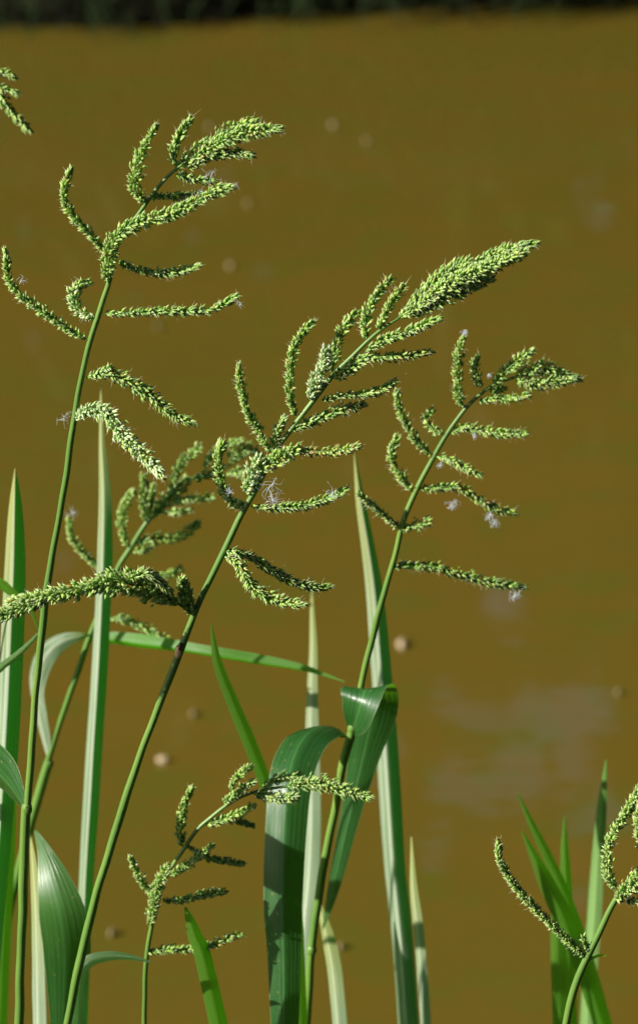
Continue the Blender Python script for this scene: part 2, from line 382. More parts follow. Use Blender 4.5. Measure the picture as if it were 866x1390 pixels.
    if bris:
        parts = []
        for p0, dd, ln in bris:
            cv = norm(rng.normal(size=3)) * ln * .12
            parts.append(tube([p0, p0 + dd * ln * .5 + cv, p0 + dd * ln], (.00010 if ln < .0045 else .00022, .00008, .00002), 3))
        V, F, U = join(parts); o = mesh_obj('bristles', V, F, M['bristle'], ax); o['kind'] = 'stuff'
    return ax

def stem(parent, pts, rads, Y, base=None, name='stem'):
    n = 90
    pr = [(p[0], p[1], p[2] if len(p) > 2 else 0, r) for p, r in zip(pts, rads)]
    q = crom(pr, n); R = [P(a, b, Y + c) for a, b, c, _ in q]
    C = np.array([r[0] for r in R]); rr = q[:, 3] * R[0][1]
    if base is not None:                                   # carry the stem on down to the ground
        d = C[-1] - C[-2]; d = d / np.linalg.norm(d); L = np.linalg.norm(np.array(base) - C[-1])
        t = np.linspace(0, 1, 26)[1:, None]; p0, p1, p2, p3 = C[-1], C[-1] + d * L * .35, np.array(base) + np.array((0, 0, L * .35)), np.array(base)
        E = (1 - t) ** 3 * p0 + 3 * (1 - t) ** 2 * t * p1 + 3 * (1 - t) * t * t * p2 + t ** 3 * p3
        C = np.vstack([C, E]); rr = np.r_[rr, np.full(25, rr[-1]) * 1.05]
    sl = np.r_[0, np.cumsum(np.linalg.norm(np.diff(C, axis=0), axis=1))]; ph = rng.uniform(0, 6, 3)
    C = C + (np.sin(sl * 95 + ph[0]) + .6 * np.sin(sl * 210 + ph[1]))[:, None] * np.array((.00018, .0001, 0)) * np.minimum(1, sl / .05)[:, None] * np.minimum(1, (sl[-1] - sl) / .05)[:, None]
    rr = rr * (1 + .05 * np.sin(sl * 70 + ph[2]))
    V, F, U = tube(C, rr, 16, ribs=.05)
    return mesh_obj(name, V, F, M['stem'], parent, U)

def bump_node(parent, u, v, Y, r, ang, name='stem_node', m=None, ln=1.0):
    c, mpp = P(u, v, Y); d = np.array((math.sin(ang), 0, math.cos(ang)))
    t = np.linspace(-1, 1, 9); rr = r * mpp * (.55 + .45 * np.sqrt(np.clip(1 - t * t, 0, 1)))
    V, F, U = tube(c + t[:, None] * d * r * mpp * 1.1 * ln, rr, 12)
    return mesh_obj(name, V, F, m or M['stem'], parent, U)

LEAFPOS = {}
def leaf(parent, pts, hw, Y, m, fold=20, roll=0.0, name='leaf', base=None, n=70, wob=0.0, ref=(0, -1, 0), key=None):
    """ribbon with a folded cross section; pts run from the TIP to the base; +fold turns the keel to the camera"""
    k = len(pts)
    rl = np.interp(np.linspace(0, 1, k), np.linspace(0, 1, len(roll)), roll) if isinstance(roll, (list, tuple)) else np.full(k, roll)
    fo = np.interp(np.linspace(0, 1, k), np.linspace(0, 1, len(fold)), fold) if isinstance(fold, (list, tuple)) else np.full(k, fold)
    q = crom([(p[0], p[1], p[2] if len(p) > 2 else 0, h, a, b) for p, h, a, b in zip(pts, hw, rl, fo)], n)
    R = [P(a[0], a[1], Y + a[2]) for a in q]; C = np.array([r[0] for r in R]); mpp = np.array([r[1] for r in R])
    H = np.maximum(q[:, 3], .15) * mpp; rl = q[:, 4]; fo = q[:, 5]
    if base is not None:
        d = C[-1] - C[-2]; d = d / np.linalg.norm(d); L = np.linalg.norm(np.array(base) - C[-1])
        t = np.linspace(0, 1, 26)[1:, None]; p0, p1, p2, p3 = C[-1], C[-1] + d * L * .35, np.array(base) + np.array((0, 0, L * .35)), np.array(base)
        E = (1 - t) ** 3 * p0 + 3 * (1 - t) ** 2 * t * p1 + 3 * (1 - t) * t * t * p2 + t ** 3 * p3
        C = np.vstack([C, E]); H = np.r_[H, H[-1] * np.linspace(1, .8, 25)]; rl = np.r_[rl, np.full(25, rl[-1])]; fo = np.r_[fo, np.full(25, fo[-1])]
    T, N, B = frames(C, ref)
    a = np.radians(rl)[:, None]; N2 = N * np.cos(a) + B * np.sin(a); B2 = np.cross(T, N2)
    c = np.linspace(-1, 1, 15); fr = np.radians(fo)
    s = np.r_[0, np.cumsum(np.linalg.norm(np.diff(C, axis=0), axis=1))]
    edge = wob * (np.sin(s[:, None] * 90 + c[None] * 1.5) * .5 + np.sin(s[:, None] * 210 + c[None] * 3) * .25) * np.abs(c)[None] ** 2
    bow = np.sqrt(c ** 2 + .02) - .14
    V = C[:, None] + B2[:, None] * (c[None] * np.cos(fr)[:, None] * H[:, None])[..., None] \
        - N2[:, None] * ((bow[None] * np.sin(fr)[:, None] + edge - .05 * (1 - c[None] ** 2)) * H[:, None])[..., None]
    uv = np.stack(np.broadcast_arrays(c[None] * .5 + .5, (s / max(s[-1], 1e-6))[:, None]), -1)
    o = mesh_obj(name, V.reshape(-1, 3), grid_faces(len(C), 15), m, parent, uv.reshape(-1, 2))
    if key: LEAFPOS[key] = (V, N2, o)
    return o

def droplet(key, f, ci, r):
    V, N2, o = LEAFPOS[key]; i = int(f * (len(V) - 1)); p = V[i, ci]
    e1, e2 = V[i + 1, ci] - V[i - 1, ci], V[i, min(14, ci + 1)] - V[i, max(0, ci - 1)]
    nr = np.cross(e1, e2); nr /= np.linalg.norm(nr)
    if nr[1] > 0: nr = -nr
    t = norm(e1); b = np.cross(nr, t); rows = []
    for th in np.linspace(0, math.pi / 2, 6):
        for ph in np.linspace(0, 2 * math.pi, 10, endpoint=False):
            rows.append(p + nr * (r * .65 * math.cos(th) + .00005) + (t * math.cos(ph) * 1.2 + b * math.sin(ph)) * r * max(math.sin(th), .02))
    mesh_obj('water_drop', np.array(rows), grid_faces(6, 10, True), M['drop'], o)

def fluff(parent, u, v, Y, size, n=14, down=.4):
    parts = []
    c, mpp = P(u, v, Y)
    for i in range(int(n * 1.8)):
        d = norm(rng.normal(size=3) + np.array((0, 0, -down))); ln = size * mpp * rng.uniform(.5, 1.1); cv = norm(rng.normal(size=3)) * ln * .4
        p0 = c + rng.normal(0, size * mpp * .22, 3)
        parts.append(tube([p0, p0 + d * ln * .35 + cv * .6, p0 + d * ln * .7 + cv, p0 + d * ln], (.00007, .00006, .00005, .00003), 3))
    V, F, U = join(parts); o = mesh_obj('seed_fluff', V, F, M['fluff'], parent); o['kind'] = 'stuff'

GRP = 'barnyard grass plants'
def gz(Y): return float(np.interp(Y, [0, 1, 1.7, 1.98, 2.16, 2.28], [.18, .15, .11, .07, .045, .0])) - .02

# ------------------------------------------------------------------ plant 1: tall left
Y = 1.90
p1 = thing('barnyard_grass', 'tall grass with the highest seed head, its branches curling out to both sides', 'grass', (-.19, Y, gz(Y)), GRP)
stem(p1, [(262, 214), (235, 233), (214, 255), (190, 288), (165, 322), (155, 352), (148, 385), (138.6, 412), (125, 456), (112, 510), (99, 580), (90, 652), (73, 744), (62, 820), (53, 900), (45, 996), (38, 1096), (35, 1130)],
     [1.6, 2.0, 2.4, 2.8, 3.0, 3.2, 3.4, 3.6, 3.8, 4, 4.1, 4.2, 4.6, 4.9, 5, 5, 5, 5], Y)
stem(p1, [(37, 1092), (35, 1115), (33, 1180), (31, 1240), (29, 1300), (26, 1400)], [7, 6.6, 6.2, 6, 6, 6], Y, base=(-.19, Y, gz(Y)), name='leaf_sheath')
bump_node(p1, 37, 1098, Y, 7.5, .05)
sp = [([(196, 277), (185, 249), (190.5, 219), (201.6, 194), (213, 170)], [10, 12.5, 11, 9, 5], dict(awn=12)),
      ([(239, 224), (237.6, 202), (246, 180), (260, 160)], [9, 9, 8, 4], dict(awn=20)),
      ([(238, 232), (262, 210), (290, 190), (320, 171), (348, 164)], [7, 11, 11, 10, 6], dict(awn=8, depth=.006)),
      ([(255, 222), (280, 205), (305, 190), (335, 180), (360, 176), (381, 175)], [6, 10, 12, 13, 12, 5], dict(bald=.2, depth=-.01)),
      ([(256, 228), (285, 212), (315, 208), (341, 211)], [6, 8, 9, 5], dict(depth=-.004, awn=5, bald=.2)),
      ([(240, 236), (257, 241), (276, 244), (288, 245)], [6, 7, 7, 4], dict(awn=14, dull=.6)),
      ([(204, 266), (221, 266), (249, 266), (271, 263)], [3, 6, 7, 5], dict(depth=.012, dull=.5)),
      ([(143, 382, -.002), (148, 357, -.007), (150, 337, -.01), (161, 320, -.012), (176, 308, -.013), (203, 297, -.015), (238, 288, -.018), (271, 271, -.02), (293, 260, -.022), (315, 253, -.024)], [9, 13, 12, 11, 11, 11, 10, 9, 7], dict(awn=5, bald=.35)),
      ([(141, 339), (125, 320), (104, 297), (91, 276), (90, 253), (97, 230)], [6, 8, 8, 8, 8, 4], dict(awn=8)),
      ([(160, 354), (185, 364.5), (217, 370), (246, 367), (272, 359)], [3, 6, 8, 8, 4], dict(dull=.3)),
      ([(142, 426), (177, 424), (217, 422), (263, 422), (292, 418), (321, 402)], [6, 7, 8, 8, 8, 4], dict(dull=.3)),
      ([(129, 430), (112, 424), (100, 406), (107, 388), (121, 382)], [8, 10, 11, 10, 6], dict(pale=.4, depth=.02)),
      ([(119, 461), (92, 445), (58, 422), (30, 401), (13, 378), (10, 350), (8, 338)], [6, 8, 8, 8, 8, 7, 4], dict(awn=12)),
      ([(118, 512), (148, 507), (182, 522), (211, 542), (234, 562), (266, 575)], [6, 10, 11, 11, 9, 4], dict(awn=3, bald=.35, dull=.35)),
      ([(131, 508), (142, 503), (151, 498)], [4, 6, 4], dict(pale=.3)),
      ([(103, 568), (125, 555), (150, 566), (165, 589), (188, 611), (205.5, 629), (222, 648)], [8, 12, 13, 13, 12, 11, 5], dict(pale=.6, bald=.15, awn=5, depth=-.05))]
for a, b, c in sp: spike(p1, a, b, Y, **c)
for u, v, s in ((318, 252, 8), (285, 236, 12), (88, 566, 16), (325, 412, 8), (275, 262, 10), (30, 378, 8)): fluff(p1, u, v, Y - .01, s, 8)
leaf(p1, [(-150, 1085, .14), (-90, 1045, .10), (-40, 1030, .06), (-10, 1042, .035), (12, 1062, .02), (27, 1084, .008), (36, 1102, 0)], [2, 24, 40, 46, 42, 26, 8], Y, M['grass'], fold=14, roll=-28, wob=.05, key='p1')
for f, c, r in ((.62, 3, .0010), (.68, 5, .0008), (.72, 4, .0011), (.66, 2, .0009), (.58, 6, .0007)): droplet('p1', f, c, r)
rebase(p1)

# ------------------------------------------------------------------ plant 2: centre
Y = 1.87
p2 = thing('barnyard_grass', 'central grass with thick dense seed head tip and a brown scar on its slanting stem', 'grass', (-.165, Y, gz(Y)), GRP)
stem(p2, [(600, 384, -.004), (565, 413), (537, 434), (520, 445), (500, 462), (476, 486), (452, 510), (418, 553), (386, 595), (374, 612), (349, 661), (324, 705), (301, 756), (273, 812), (256, 853), (243, 890), (221, 945), (199, 1002), (180, 1058), (162, 1112), (145, 1170), (129, 1223), (111, 1297), (90, 1400)],
     [1.4, 1.8, 2.2, 2.5, 2.7, 3.0, 3.2, 3.5, 3.6, 3.8, 4, 4.2, 4.4, 4.6, 4.8, 5, 5.1, 5.2, 5.4, 5.6, 5.8, 6, 6, 6], Y, base=(-.165, Y, gz(Y)))
bump_node(p2, 244, 880, Y, 5.4, .4, ln=.7)
bump_node(p2, 242.5, 885, Y - .0018, 4.4, .15, 'dry_scale', M['scale'], 1.7)
bump_node(p2, 245, 878, Y - .0026, 3.3, .15, 'brown_scar', M['scar'], 1.5)
sp = [([(540, 433), (570, 405), (603, 376), (645, 356), (690, 338), (729, 330)], [6, 10, 12, 10, 9, 5], dict(awn=10, depth=.004, bald=.3)),
      ([(545, 432), (580, 408), (620, 386), (662, 365), (708, 345)], [6, 10, 13, 12, 7], dict(depth=-.010, bald=.1)),
      ([(560, 430), (600, 408), (637, 390), (668, 378)], [6, 10, 11, 6], dict(depth=-.004, dull=.5, bald=.1)),
      ([(552, 422), (575, 395), (600, 371), (628, 352)], [6, 9, 9, 5], dict(depth=.006, awn=12)),
      ([(560, 425), (590, 396), (630, 374), (675, 356), (715, 340)], [6, 9, 11, 10, 6], dict(depth=-.016, bald=.2, awn=8, brown=.12)),
      ([(497.5, 460), (496, 438), (505, 412), (519, 391), (532, 377)], [8, 10, 9, 8, 5], dict(awn=5, dens=.85)),
      ([(515, 444), (525, 424), (536, 404), (550, 387)], [7, 9, 9, 6], dict(awn=18, brown=.25, dens=.8)),
      ([(449, 505), (456, 475), (467, 446), (484, 424)], [8, 10, 10, 5], dict(awn=4, dens=.85)),
      ([(420, 541), (431, 515), (440, 494), (443, 474)], [8, 11, 10, 6], dict(pale=.75, bald=.1, depth=-.012, awn=6)),
      ([(402, 565), (396, 539), (395, 507), (399, 475), (411, 452), (424, 438)], [7, 9, 9, 9, 8, 5], dict(awn=14, dens=.85)),
      ([(497, 475), (529, 458), (561, 447), (594, 432)], [7, 9, 9, 5], dict(awn=3, dull=.3)),
      ([(463, 505), (489, 487), (520, 484), (556, 482), (583, 477)], [7, 7, 8, 8, 5], dict(awn=13, brown=.2)),
      ([(455, 512), (475, 500), (498, 484)], [9, 11, 7], dict(depth=-.01)),
      ([(437, 543), (463, 537), (497, 534), (519, 528), (537, 517)], [4, 5, 7, 9, 5], dict(awn=22, brown=.1)),
      ([(397, 583), (431, 569), (460, 557), (495, 548)], [6, 9, 9, 5], dict(bald=.6)),
      ([(369, 614), (355, 589), (338, 559), (328, 525), (325, 496)], [8, 9, 8, 8, 4], dict(awn=14)),
      ([(371, 604), (377, 585), (386, 568)], [5, 8, 4], dict(pale=.2, awn=8, bald=0)),
      ([(335, 668), (344, 640), (352, 620)], [9, 13, 10], dict(pale=.65, bald=.1, depth=-.004)),
      ([(350, 640), (378, 622), (404, 606)], [8, 13, 9], dict(bald=.2, depth=-.012, size=1.05)),
      ([(400, 611, -.01), (435, 613, -.012), (463, 611, -.014), (486, 605, -.016)], [5, 8, 8, 6], dict(awn=14, brown=.8)),
      ([(335, 690), (312, 677), (300, 650), (298, 622), (303, 600)], [9, 10, 9, 9, 8], dict(awn=16)),
      ([(341, 687), (371, 689), (410, 686), (446, 676), (470, 664)], [3, 8, 8, 8, 5], dict(awn=20, bristle=.2)),
      ([(304, 754), (326, 767), (342, 795), (364, 810), (390, 817), (410, 820)], [5, 10, 10, 10, 9, 5], dict(bald=.2, depth=-.014)),
      ([(304, 753), (334, 753), (365, 771), (395, 788), (425, 797), (448, 796)], [5, 7, 8, 8, 8, 4], dict(awn=10, dull=.4, bald=.3)),
      ([(308, 750), (318, 748), (325, 752)], [5, 7, 5], dict(pale=.2)),
      # lowest branch of the head: a small upright spike and a long one drooping to the left
      ([(262, 833), (256, 820), (251, 804), (247, 786)], [3, 11, 11, 6], dict(size=1.25, awn=6, bald=0, depth=-.01)),
      ([(243, 820, -.01), (220, 808, -.016), (190, 797, -.02), (160, 790, -.024), (128, 795, -.028), (90, 804, -.03), (50, 811, -.03), (14, 816, -.03)], [10, 17, 18, 17, 12, 12, 10, 5], dict(size=1.25, bald=.1, bristle=.2, awn=8)),
      ([(175, 788, -.02), (195, 778, -.024), (212, 786, -.022), (228, 800, -.02)], [5, 8, 8, 4], dict(size=1.2, bald=0)),
      ([(62, 816, -.03), (30, 826, -.032), (0, 836, -.034), (-40, 842, -.036), (-90, 838, -.04)], [8, 11, 11, 10, 5], dict(size=1.15, bald=0, dull=.5))]
for a, b, c in sp:
    ax = spike(p2, a, b, Y, **c)
    if c.get('brown', 0) > .5: ax['label'] = 'flower spike with rusty brown withered grains'
    elif c.get('pale', 0) > .6: ax['label'] = 'short flower spike whitened by pale grains'
o = stem(p2, [(262, 834), (252, 826, -.006), (240, 818, -.01), (220, 805, -.016)], [2.4, 2.2, 2, 1.6], Y, name='branch_stalk')
for u, v, s in ((366, 662, 22), (372, 680, 16), (312, 668, 9), (452, 670, 14)): fluff(p2, u, v, Y - .008, s, 12, 0)
rebase(p2)

# ------------------------------------------------------------------ plant 3: right
Y = 2.05
p3 = thing('barnyard_grass', 'grass with open, widely spaced branches rising from two broad folded leaves, tip bent over', 'grass', (-.02, Y, gz(Y)), GRP)
stem(p3, [(740, 508), (700, 512), (669, 523), (652, 535), (635, 551), (620, 570), (607, 589), (585, 626), (563, 670), (548, 707), (535, 757), (522, 803), (509, 853), (494, 911), (479, 988), (474, 1008)],
     [1.3, 1.8, 2.2, 2.5, 2.8, 3, 3.2, 3.4, 3.6, 3.8, 3.9, 4, 4.2, 4.4, 4.6, 4.6], Y)
stem(p3, [(480, 982), (476, 1000), (465, 1039), (457, 1085), (442, 1163), (430, 1233), (423, 1293), (415, 1400)], [6.2, 5.6, 5.4, 5.4, 5.4, 5.4, 5.4, 5.4], Y, base=(-.02, Y, gz(Y)), name='leaf_sheath')
bump_node(p3, 478.5, 988, Y, 6.8, .25)
bump_node(p3, 423, 1290, Y, 6.8, .1)
sp = [([(628, 553), (623, 532), (622, 505), (622, 481), (628, 460)], [8, 9, 9, 8, 5], dict(dens=.85)),
      ([(653, 525), (647, 509), (645, 495), (649, 484)], [6, 8, 8, 4], {}),
      ([(669, 521), (688, 502), (708, 485), (724, 474)], [7, 10, 10, 4], dict(awn=4)),
      ([(700, 511), (720, 502), (743, 501), (766, 509), (788, 515)], [6, 12, 12, 9, 3], dict(awn=8, bald=.1)),
      ([(700, 516), (722, 521), (755, 518), (780, 515)], [6, 11, 10, 5], dict(dull=.6, bald=0)),
      ([(651, 544), (676, 541), (699, 539), (718, 536)], [5, 7, 8, 5], {}),
      ([(667, 531), (675, 530), (683, 525)], [4, 8, 6], {}),
      ([(612, 588), (632, 579), (658, 585), (685, 588), (714, 588)], [6, 8, 8, 8, 5], dict(awn=4)),
      ([(601, 588), (585, 579), (579, 567), (585, 558)], [7, 8, 8, 5], {}),
      ([(585, 617), (566, 598), (551, 573), (541, 548), (540, 533)], [6, 8, 7, 8, 6], dict(dull=.3)),
      ([(593, 620), (610, 623), (632, 635), (653, 645)], [5, 8, 8, 4], dict(dull=.3)),
      ([(559, 666), (542, 642), (532, 617), (539, 593)], [6, 8, 8, 6], {}),
      ([(570, 663), (595, 662), (620, 660), (645, 673), (673, 690), (700, 696)], [6, 8, 9, 9, 8, 5], {}),
      ([(542, 716), (517, 695), (497, 678), (486, 669)], [6, 6, 6, 4], dict(dull=.3)),
      ([(545, 719), (563, 713), (582, 707)], [6, 9, 7], {}),
      ([(533, 770), (554, 767), (588, 769), (626, 779), (669, 791), (711, 796)], [5, 8, 8, 8, 8, 5], dict(dull=.2))]
for a, b, c in sp: spike(p3, a, b, Y, **c)
for u, v, s in ((631, 450, 7), (615, 683, 12), (665, 700, 12), (672, 708, 10), (598, 630, 6), (700, 805, 14), (663, 508, 5), (645, 590, 7)): fluff(p3, u, v, Y - .005, s, 14, 1.2)
# leaf that rises from the node, folds over and hangs down behind the stem
leaf(p3, [(438, 1262, .03), (452, 1205, .03), (468, 1135, .03), (482, 1075, .03), (496, 1015, .028), (507, 968, .022), (505, 938, .008), (496, 934, -.008), (489, 955, -.016), (483, 976, -.012), (478, 992, 0)],
     [1, 9, 13, 17, 24, 32, 34, 34, 31, 24, 8], Y, M['grass'], fold=[14, 14, 12, 8, 6, 8, 16], roll=[-30, -25, -12, 0, 0, 0], wob=.03, key='p3a')
leaf(p3, [(388, 1520, -.10), (386, 1400, -.095), (385, 1300, -.085), (383, 1240, -.078), (384, 1180, -.07), (387, 1120, -.06), (391, 1070, -.05), (399, 1030, -.036), (415, 1000, -.018), (438, 987, .0), (458, 990, .008), (470, 1002, .012)],
     [12, 20, 25, 28, 30, 31, 32, 33, 33, 30, 22, 10], Y, M['grass'], fold=[22, 22, 22, 22, 20, 16, 14], roll=[-6, -6, -8, -12, -20, -20], wob=.04, key='p3b')
for f, c, r in ((.80, 9, .0013), (.74, 10, .0009), (.86, 5, .0007)): droplet('p3b', f, c, r)
droplet('p3a', .86, 9, .0010)
rebase(p3)

# ------------------------------------------------------------------ plant 4: blurred, behind on the left
Y = 2.22
p4 = thing('barnyard_grass', 'blurred grass head between two sharper stems, with one long leaf arching over sideways', 'grass', (-.26, Y, gz(Y)), GRP)
stem(p4, [(345, 612), (310, 632), (285, 645), (255, 650), (238, 664), (216, 690), (200, 709), (177, 745), (161, 771), (145, 810), (128, 850), (112, 894), (90, 958), (69, 1022), (62, 1045)],
     [1.3, 1.6, 1.8, 2, 2.4, 2.8, 3, 3.4, 3.6, 3.8, 3.8, 3.8, 4, 4, 4.2], Y)
stem(p4, [(67, 1034), (60, 1056), (44, 1113), (28, 1173), (8, 1258), (-12, 1340), (-20, 1420)], [6.2, 6.2, 6, 6, 6, 6, 6], Y, base=(-.26, Y, gz(Y)), name='leaf_sheath')
bump_node(p4, 67, 1038, Y, 6, .4)
sp = [([(174, 742), (167, 716), (170, 687), (183, 666)], [7, 9, 9, 6], {}),
      ([(199, 706), (198, 677), (196, 645)], [8, 9, 6], {}), ([(205, 690), (209, 660)], [6, 5], {}),
      ([(203, 702), (232, 674), (256, 650)], [9, 12, 9], dict(bald=.1)),
      ([(233, 664), (248, 630), (270, 606)], [8, 10, 7], {}),
      ([(235, 680), (261, 677), (289, 674)], [7, 8, 7], dict(dull=.5)), ([(222, 694), (240, 695), (259, 691)], [5, 7, 5], dict(dull=.5)),
      ([(185, 738), (209, 730), (242, 729), (270, 710)], [6, 9, 9, 6], {}), ([(183, 748), (197, 745), (209, 738)], [5, 8, 5], dict(dull=.5)),
      ([(156, 778), (140, 771), (121, 757), (100, 732), (95, 705)], [5, 7, 7, 7, 5], {}),
      ([(265, 652), (279, 644), (296, 640)], [5, 8, 7], {}), ([(280, 636), (287, 620), (298, 609)], [6, 8, 6], {}),
      ([(309, 606), (318, 599), (328, 597)], [7, 8, 5], {}), ([(311, 625), (323, 613), (337, 606), (348, 610)], [7, 11, 11, 7], {}),
      ([(309, 642), (323, 640), (338, 646)], [6, 9, 6], dict(dull=.5)), ([(345, 612), (355, 622), (368, 634)], [6, 9, 6], dict(dull=.5)),
      ([(160, 774), (195, 781), (222, 782), (247, 771)], [4, 7, 7, 6], {}),
      ([(140, 842), (165, 839), (195, 850), (225, 868), (244, 880)], [4, 8, 9, 9, 7], dict(dull=.6, depth=-.02))]
for a, b, c in sp: spike(p4, a, b, Y, bristle=.02, **c)
fluff(p4, 96, 697, Y, 12, 12, -.6)
leaf(p4, [(468, 926, -.08), (410, 909, -.07), (350, 899, -.06), (285, 888, -.05), (230, 879, -.035), (185, 873, -.02), (150, 868, -.008), (122, 868, 0)],
     [1, 8, 12, 12, 13, 14, 11, 3], Y, M['green'], fold=[46, 46, 44, 30], roll=[-14, -14, -10, -4], wob=.04)
leaf(p4, [(124, 862, -.01), (110, 864, -.012), (88, 870, -.012), (68, 884, -.01), (54, 907, -.005), (49, 935, 0), (54, 968, 0), (61, 1000, 0), (68, 1036, 0)],
     [1, 6, 11, 14, 15, 14, 12, 9, 3], Y, M['reed'], fold=[10, 12, 12, 14], roll=[-10, 10, 30, 25], wob=.06)
rebase(p4)

# ------------------------------------------------------------------ plant 5: small one at the bottom
Y = 1.95
p5 = thing('barnyard_grass', 'small low grass head bending sideways across the broad arching leaf', 'grass', (-.1, Y, gz(Y)), GRP)
stem(p5, [(440, 1068), (400, 1067), (358, 1072), (331, 1080), (310, 1092), (289, 1108), (268, 1126), (250, 1152), (232, 1179), (215, 1216), (206, 1258), (199, 1302), (196, 1400)],
     [1.2, 1.8, 2.2, 2.3, 2.5, 2.6, 2.7, 2.8, 2.9, 3, 3, 3.2, 3.4], Y, base=(-.1, Y, gz(Y)))
sp = [([(205, 1256), (209, 1230), (215, 1203), (228, 1176)], [7, 10, 10, 6], dict(bald=.1, depth=-.01)),
      ([(209, 1216), (194, 1196), (178, 1165)], [6, 8, 4], dict(pale=.2)),
      ([(232, 1188), (252, 1175), (271, 1159), (287, 1148)], [7, 8, 8, 5], {}),
      ([(256, 1149), (282, 1163), (308, 1168), (331, 1172)], [3, 7, 7, 4], {}),
      ([(248, 1149), (246, 1124), (252, 1094), (261, 1070)], [8, 9.5, 9, 4], dict(awn=3)),
      ([(222, 1223), (248, 1221), (275, 1214), (307, 1209)], [4, 7, 7.5, 4], dict(awn=4)),
      ([(280, 1120), (303, 1112), (326, 1103), (344, 1093)], [6, 8, 8, 5], dict(brown=.1)),
      ([(308, 1111), (326, 1115), (344, 1121)], [4, 6, 4], dict(dull=.5)),
      ([(305, 1090), (322, 1075), (344, 1060)], [6, 9, 5], dict(dull=.5)),
      ([(314, 1072), (322, 1056), (339, 1041)], [5, 8, 5], {}),
      ([(345, 1077), (375, 1083), (402, 1081)], [6, 10, 7], dict(dull=.5, bald=.1)),
      ([(357, 1068), (381, 1055), (408, 1051)], [5, 9, 6], {}),
      ([(390, 1066), (429, 1062), (462, 1071), (504, 1083)], [8, 12, 11, 5], dict(bald=.1, dull=.4, depth=-.015)),
      ([(200, 1293), (234, 1288), (260, 1288), (292, 1281), (310, 1273), (328, 1268)], [3, 7, 7, 7, 7, 4], dict(awn=6, depth=.01))]
for a, b, c in sp: spike(p5, a, b, Y, bristle=.03, **c)
rebase(p5)

# ------------------------------------------------------------------ plant 6: lower right corner
Y = 1.86
p6 = thing('barnyard_grass', 'grass head in lower right corner, one long branch curving across the bright green leaves', 'grass', (.13, Y, gz(Y)), GRP)
stem(p6, [(925, 1090), (895, 1140), (866, 1180), (836, 1220), (816, 1259), (797, 1299), (780, 1340), (765, 1400)], [1.6, 2.2, 3, 4, 4.6, 5, 5, 5], Y, base=(.13, Y, gz(Y)))
sp = [([(795, 1299), (762, 1268), (728, 1235), (697, 1200), (679, 1168), (676, 1142)], [6, 7, 7, 7, 7, 4], dict(awn=10, bald=.5)),
      ([(834, 1208), (825, 1180), (828, 1144), (848, 1108), (864, 1080), (878, 1058)], [8, 9, 9, 9, 9, 5], dict(size=1.15, depth=-.015)),
      ([(837, 1222), (855, 1203), (880, 1182)], [9, 13, 10], dict(size=1.2, depth=-.02, bald=0)),
      ([(850, 1224), (872, 1220), (895, 1210)], [5, 9, 6], dict(dull=.5)),
      ([(893, 1180), (874, 1150), (868, 1110), (874, 1075)], [7, 10, 10, 5], dict(size=1.15)),
      ([(797, 1293), (795, 1283), (792, 1273)], [4, 6, 4], {}),
      ([(905, 1120), (930, 1080), (950, 1050)], [8, 12, 6], {})]
for a, b, c in sp: spike(p6, a, b, Y, **c)
leaf(p6, [(822, 1297, .01), (812, 1298, .005), (801, 1303, 0)], [1, 3, 4], Y, M['green'], n=12)
rebase(p6)

# ------------------------------------------------------------------ plant 7: top left edge
Y = 2.16
p7 = thing('barnyard_grass', 'blurred tip of a grass head reaching in at the top left edge of the view', 'grass', (-.3, Y, gz(Y)), GRP)
stem(p7, [(-8, 112), (-40, 120), (-80, 170), (-110, 300), (-125, 600), (-130, 1000), (-130, 1400)], [2, 2.5, 3, 4, 5, 5, 6], Y, base=(-.3, Y, gz(Y)))
sp = [([(-40, 106), (-15, 98), (4, 97), (20, 104)], [6, 8, 7, 5], {}),
      ([(-20, 112), (0, 128), (14, 146), (28, 163), (41, 177)], [8, 10, 9, 8, 5], dict(size=1.1)),
      ([(-40, 118), (-10, 118), (10, 121), (24, 127)], [6, 9, 8, 4], dict(dull=.5)),
      ([(-90, 190), (-60, 240), (-30, 250)], [6, 9, 4], {}), ([(-100, 240), (-130, 200), (-150, 150)], [6, 9, 4], {})]
for a, b, c in sp: spike(p7, a, b, Y, bristle=.02, **c)
rebase(p7)

# ------------------------------------------------------------------ single sword-shaped leaves of the reeds
BG = 'upright reed leaves at the water edge'
def blade(label, pts, hw, Y, m, bx, name='reed_leaf', lean=0.0, **kw):
    vb = max(p[1] for p in pts); pts = [(p[0], p[1], (p[2] if len(p) > 2 else 0) + lean * (vb - p[1]) / PXM) for p in pts]
    base = (bx, Y, gz(Y))
    kw.setdefault('wob', .05); o = leaf(None, pts, hw, Y, m, name=name, base=base, **kw)
    o.data.transform(Matrix.Translation(-Vector(base))); o.location = base       # the leaf's own foot is its origin
    o['label'] = label; o['category'] = 'leaf' if name == 'grass_leaf' else 'reed'; o['kind'] = 'thing'; o['group'] = BG
    return o
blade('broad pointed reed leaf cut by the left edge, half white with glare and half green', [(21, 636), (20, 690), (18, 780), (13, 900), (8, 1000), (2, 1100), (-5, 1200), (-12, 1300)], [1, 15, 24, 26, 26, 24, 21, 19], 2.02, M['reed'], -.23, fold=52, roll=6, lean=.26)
blade('narrow sliver of reed leaf standing at the very left edge', [(-4, 540), (-6, 700), (-8, 900), (-12, 1300)], [1, 6, 8, 9], 2.10, M['reed'], -.24, fold=30)
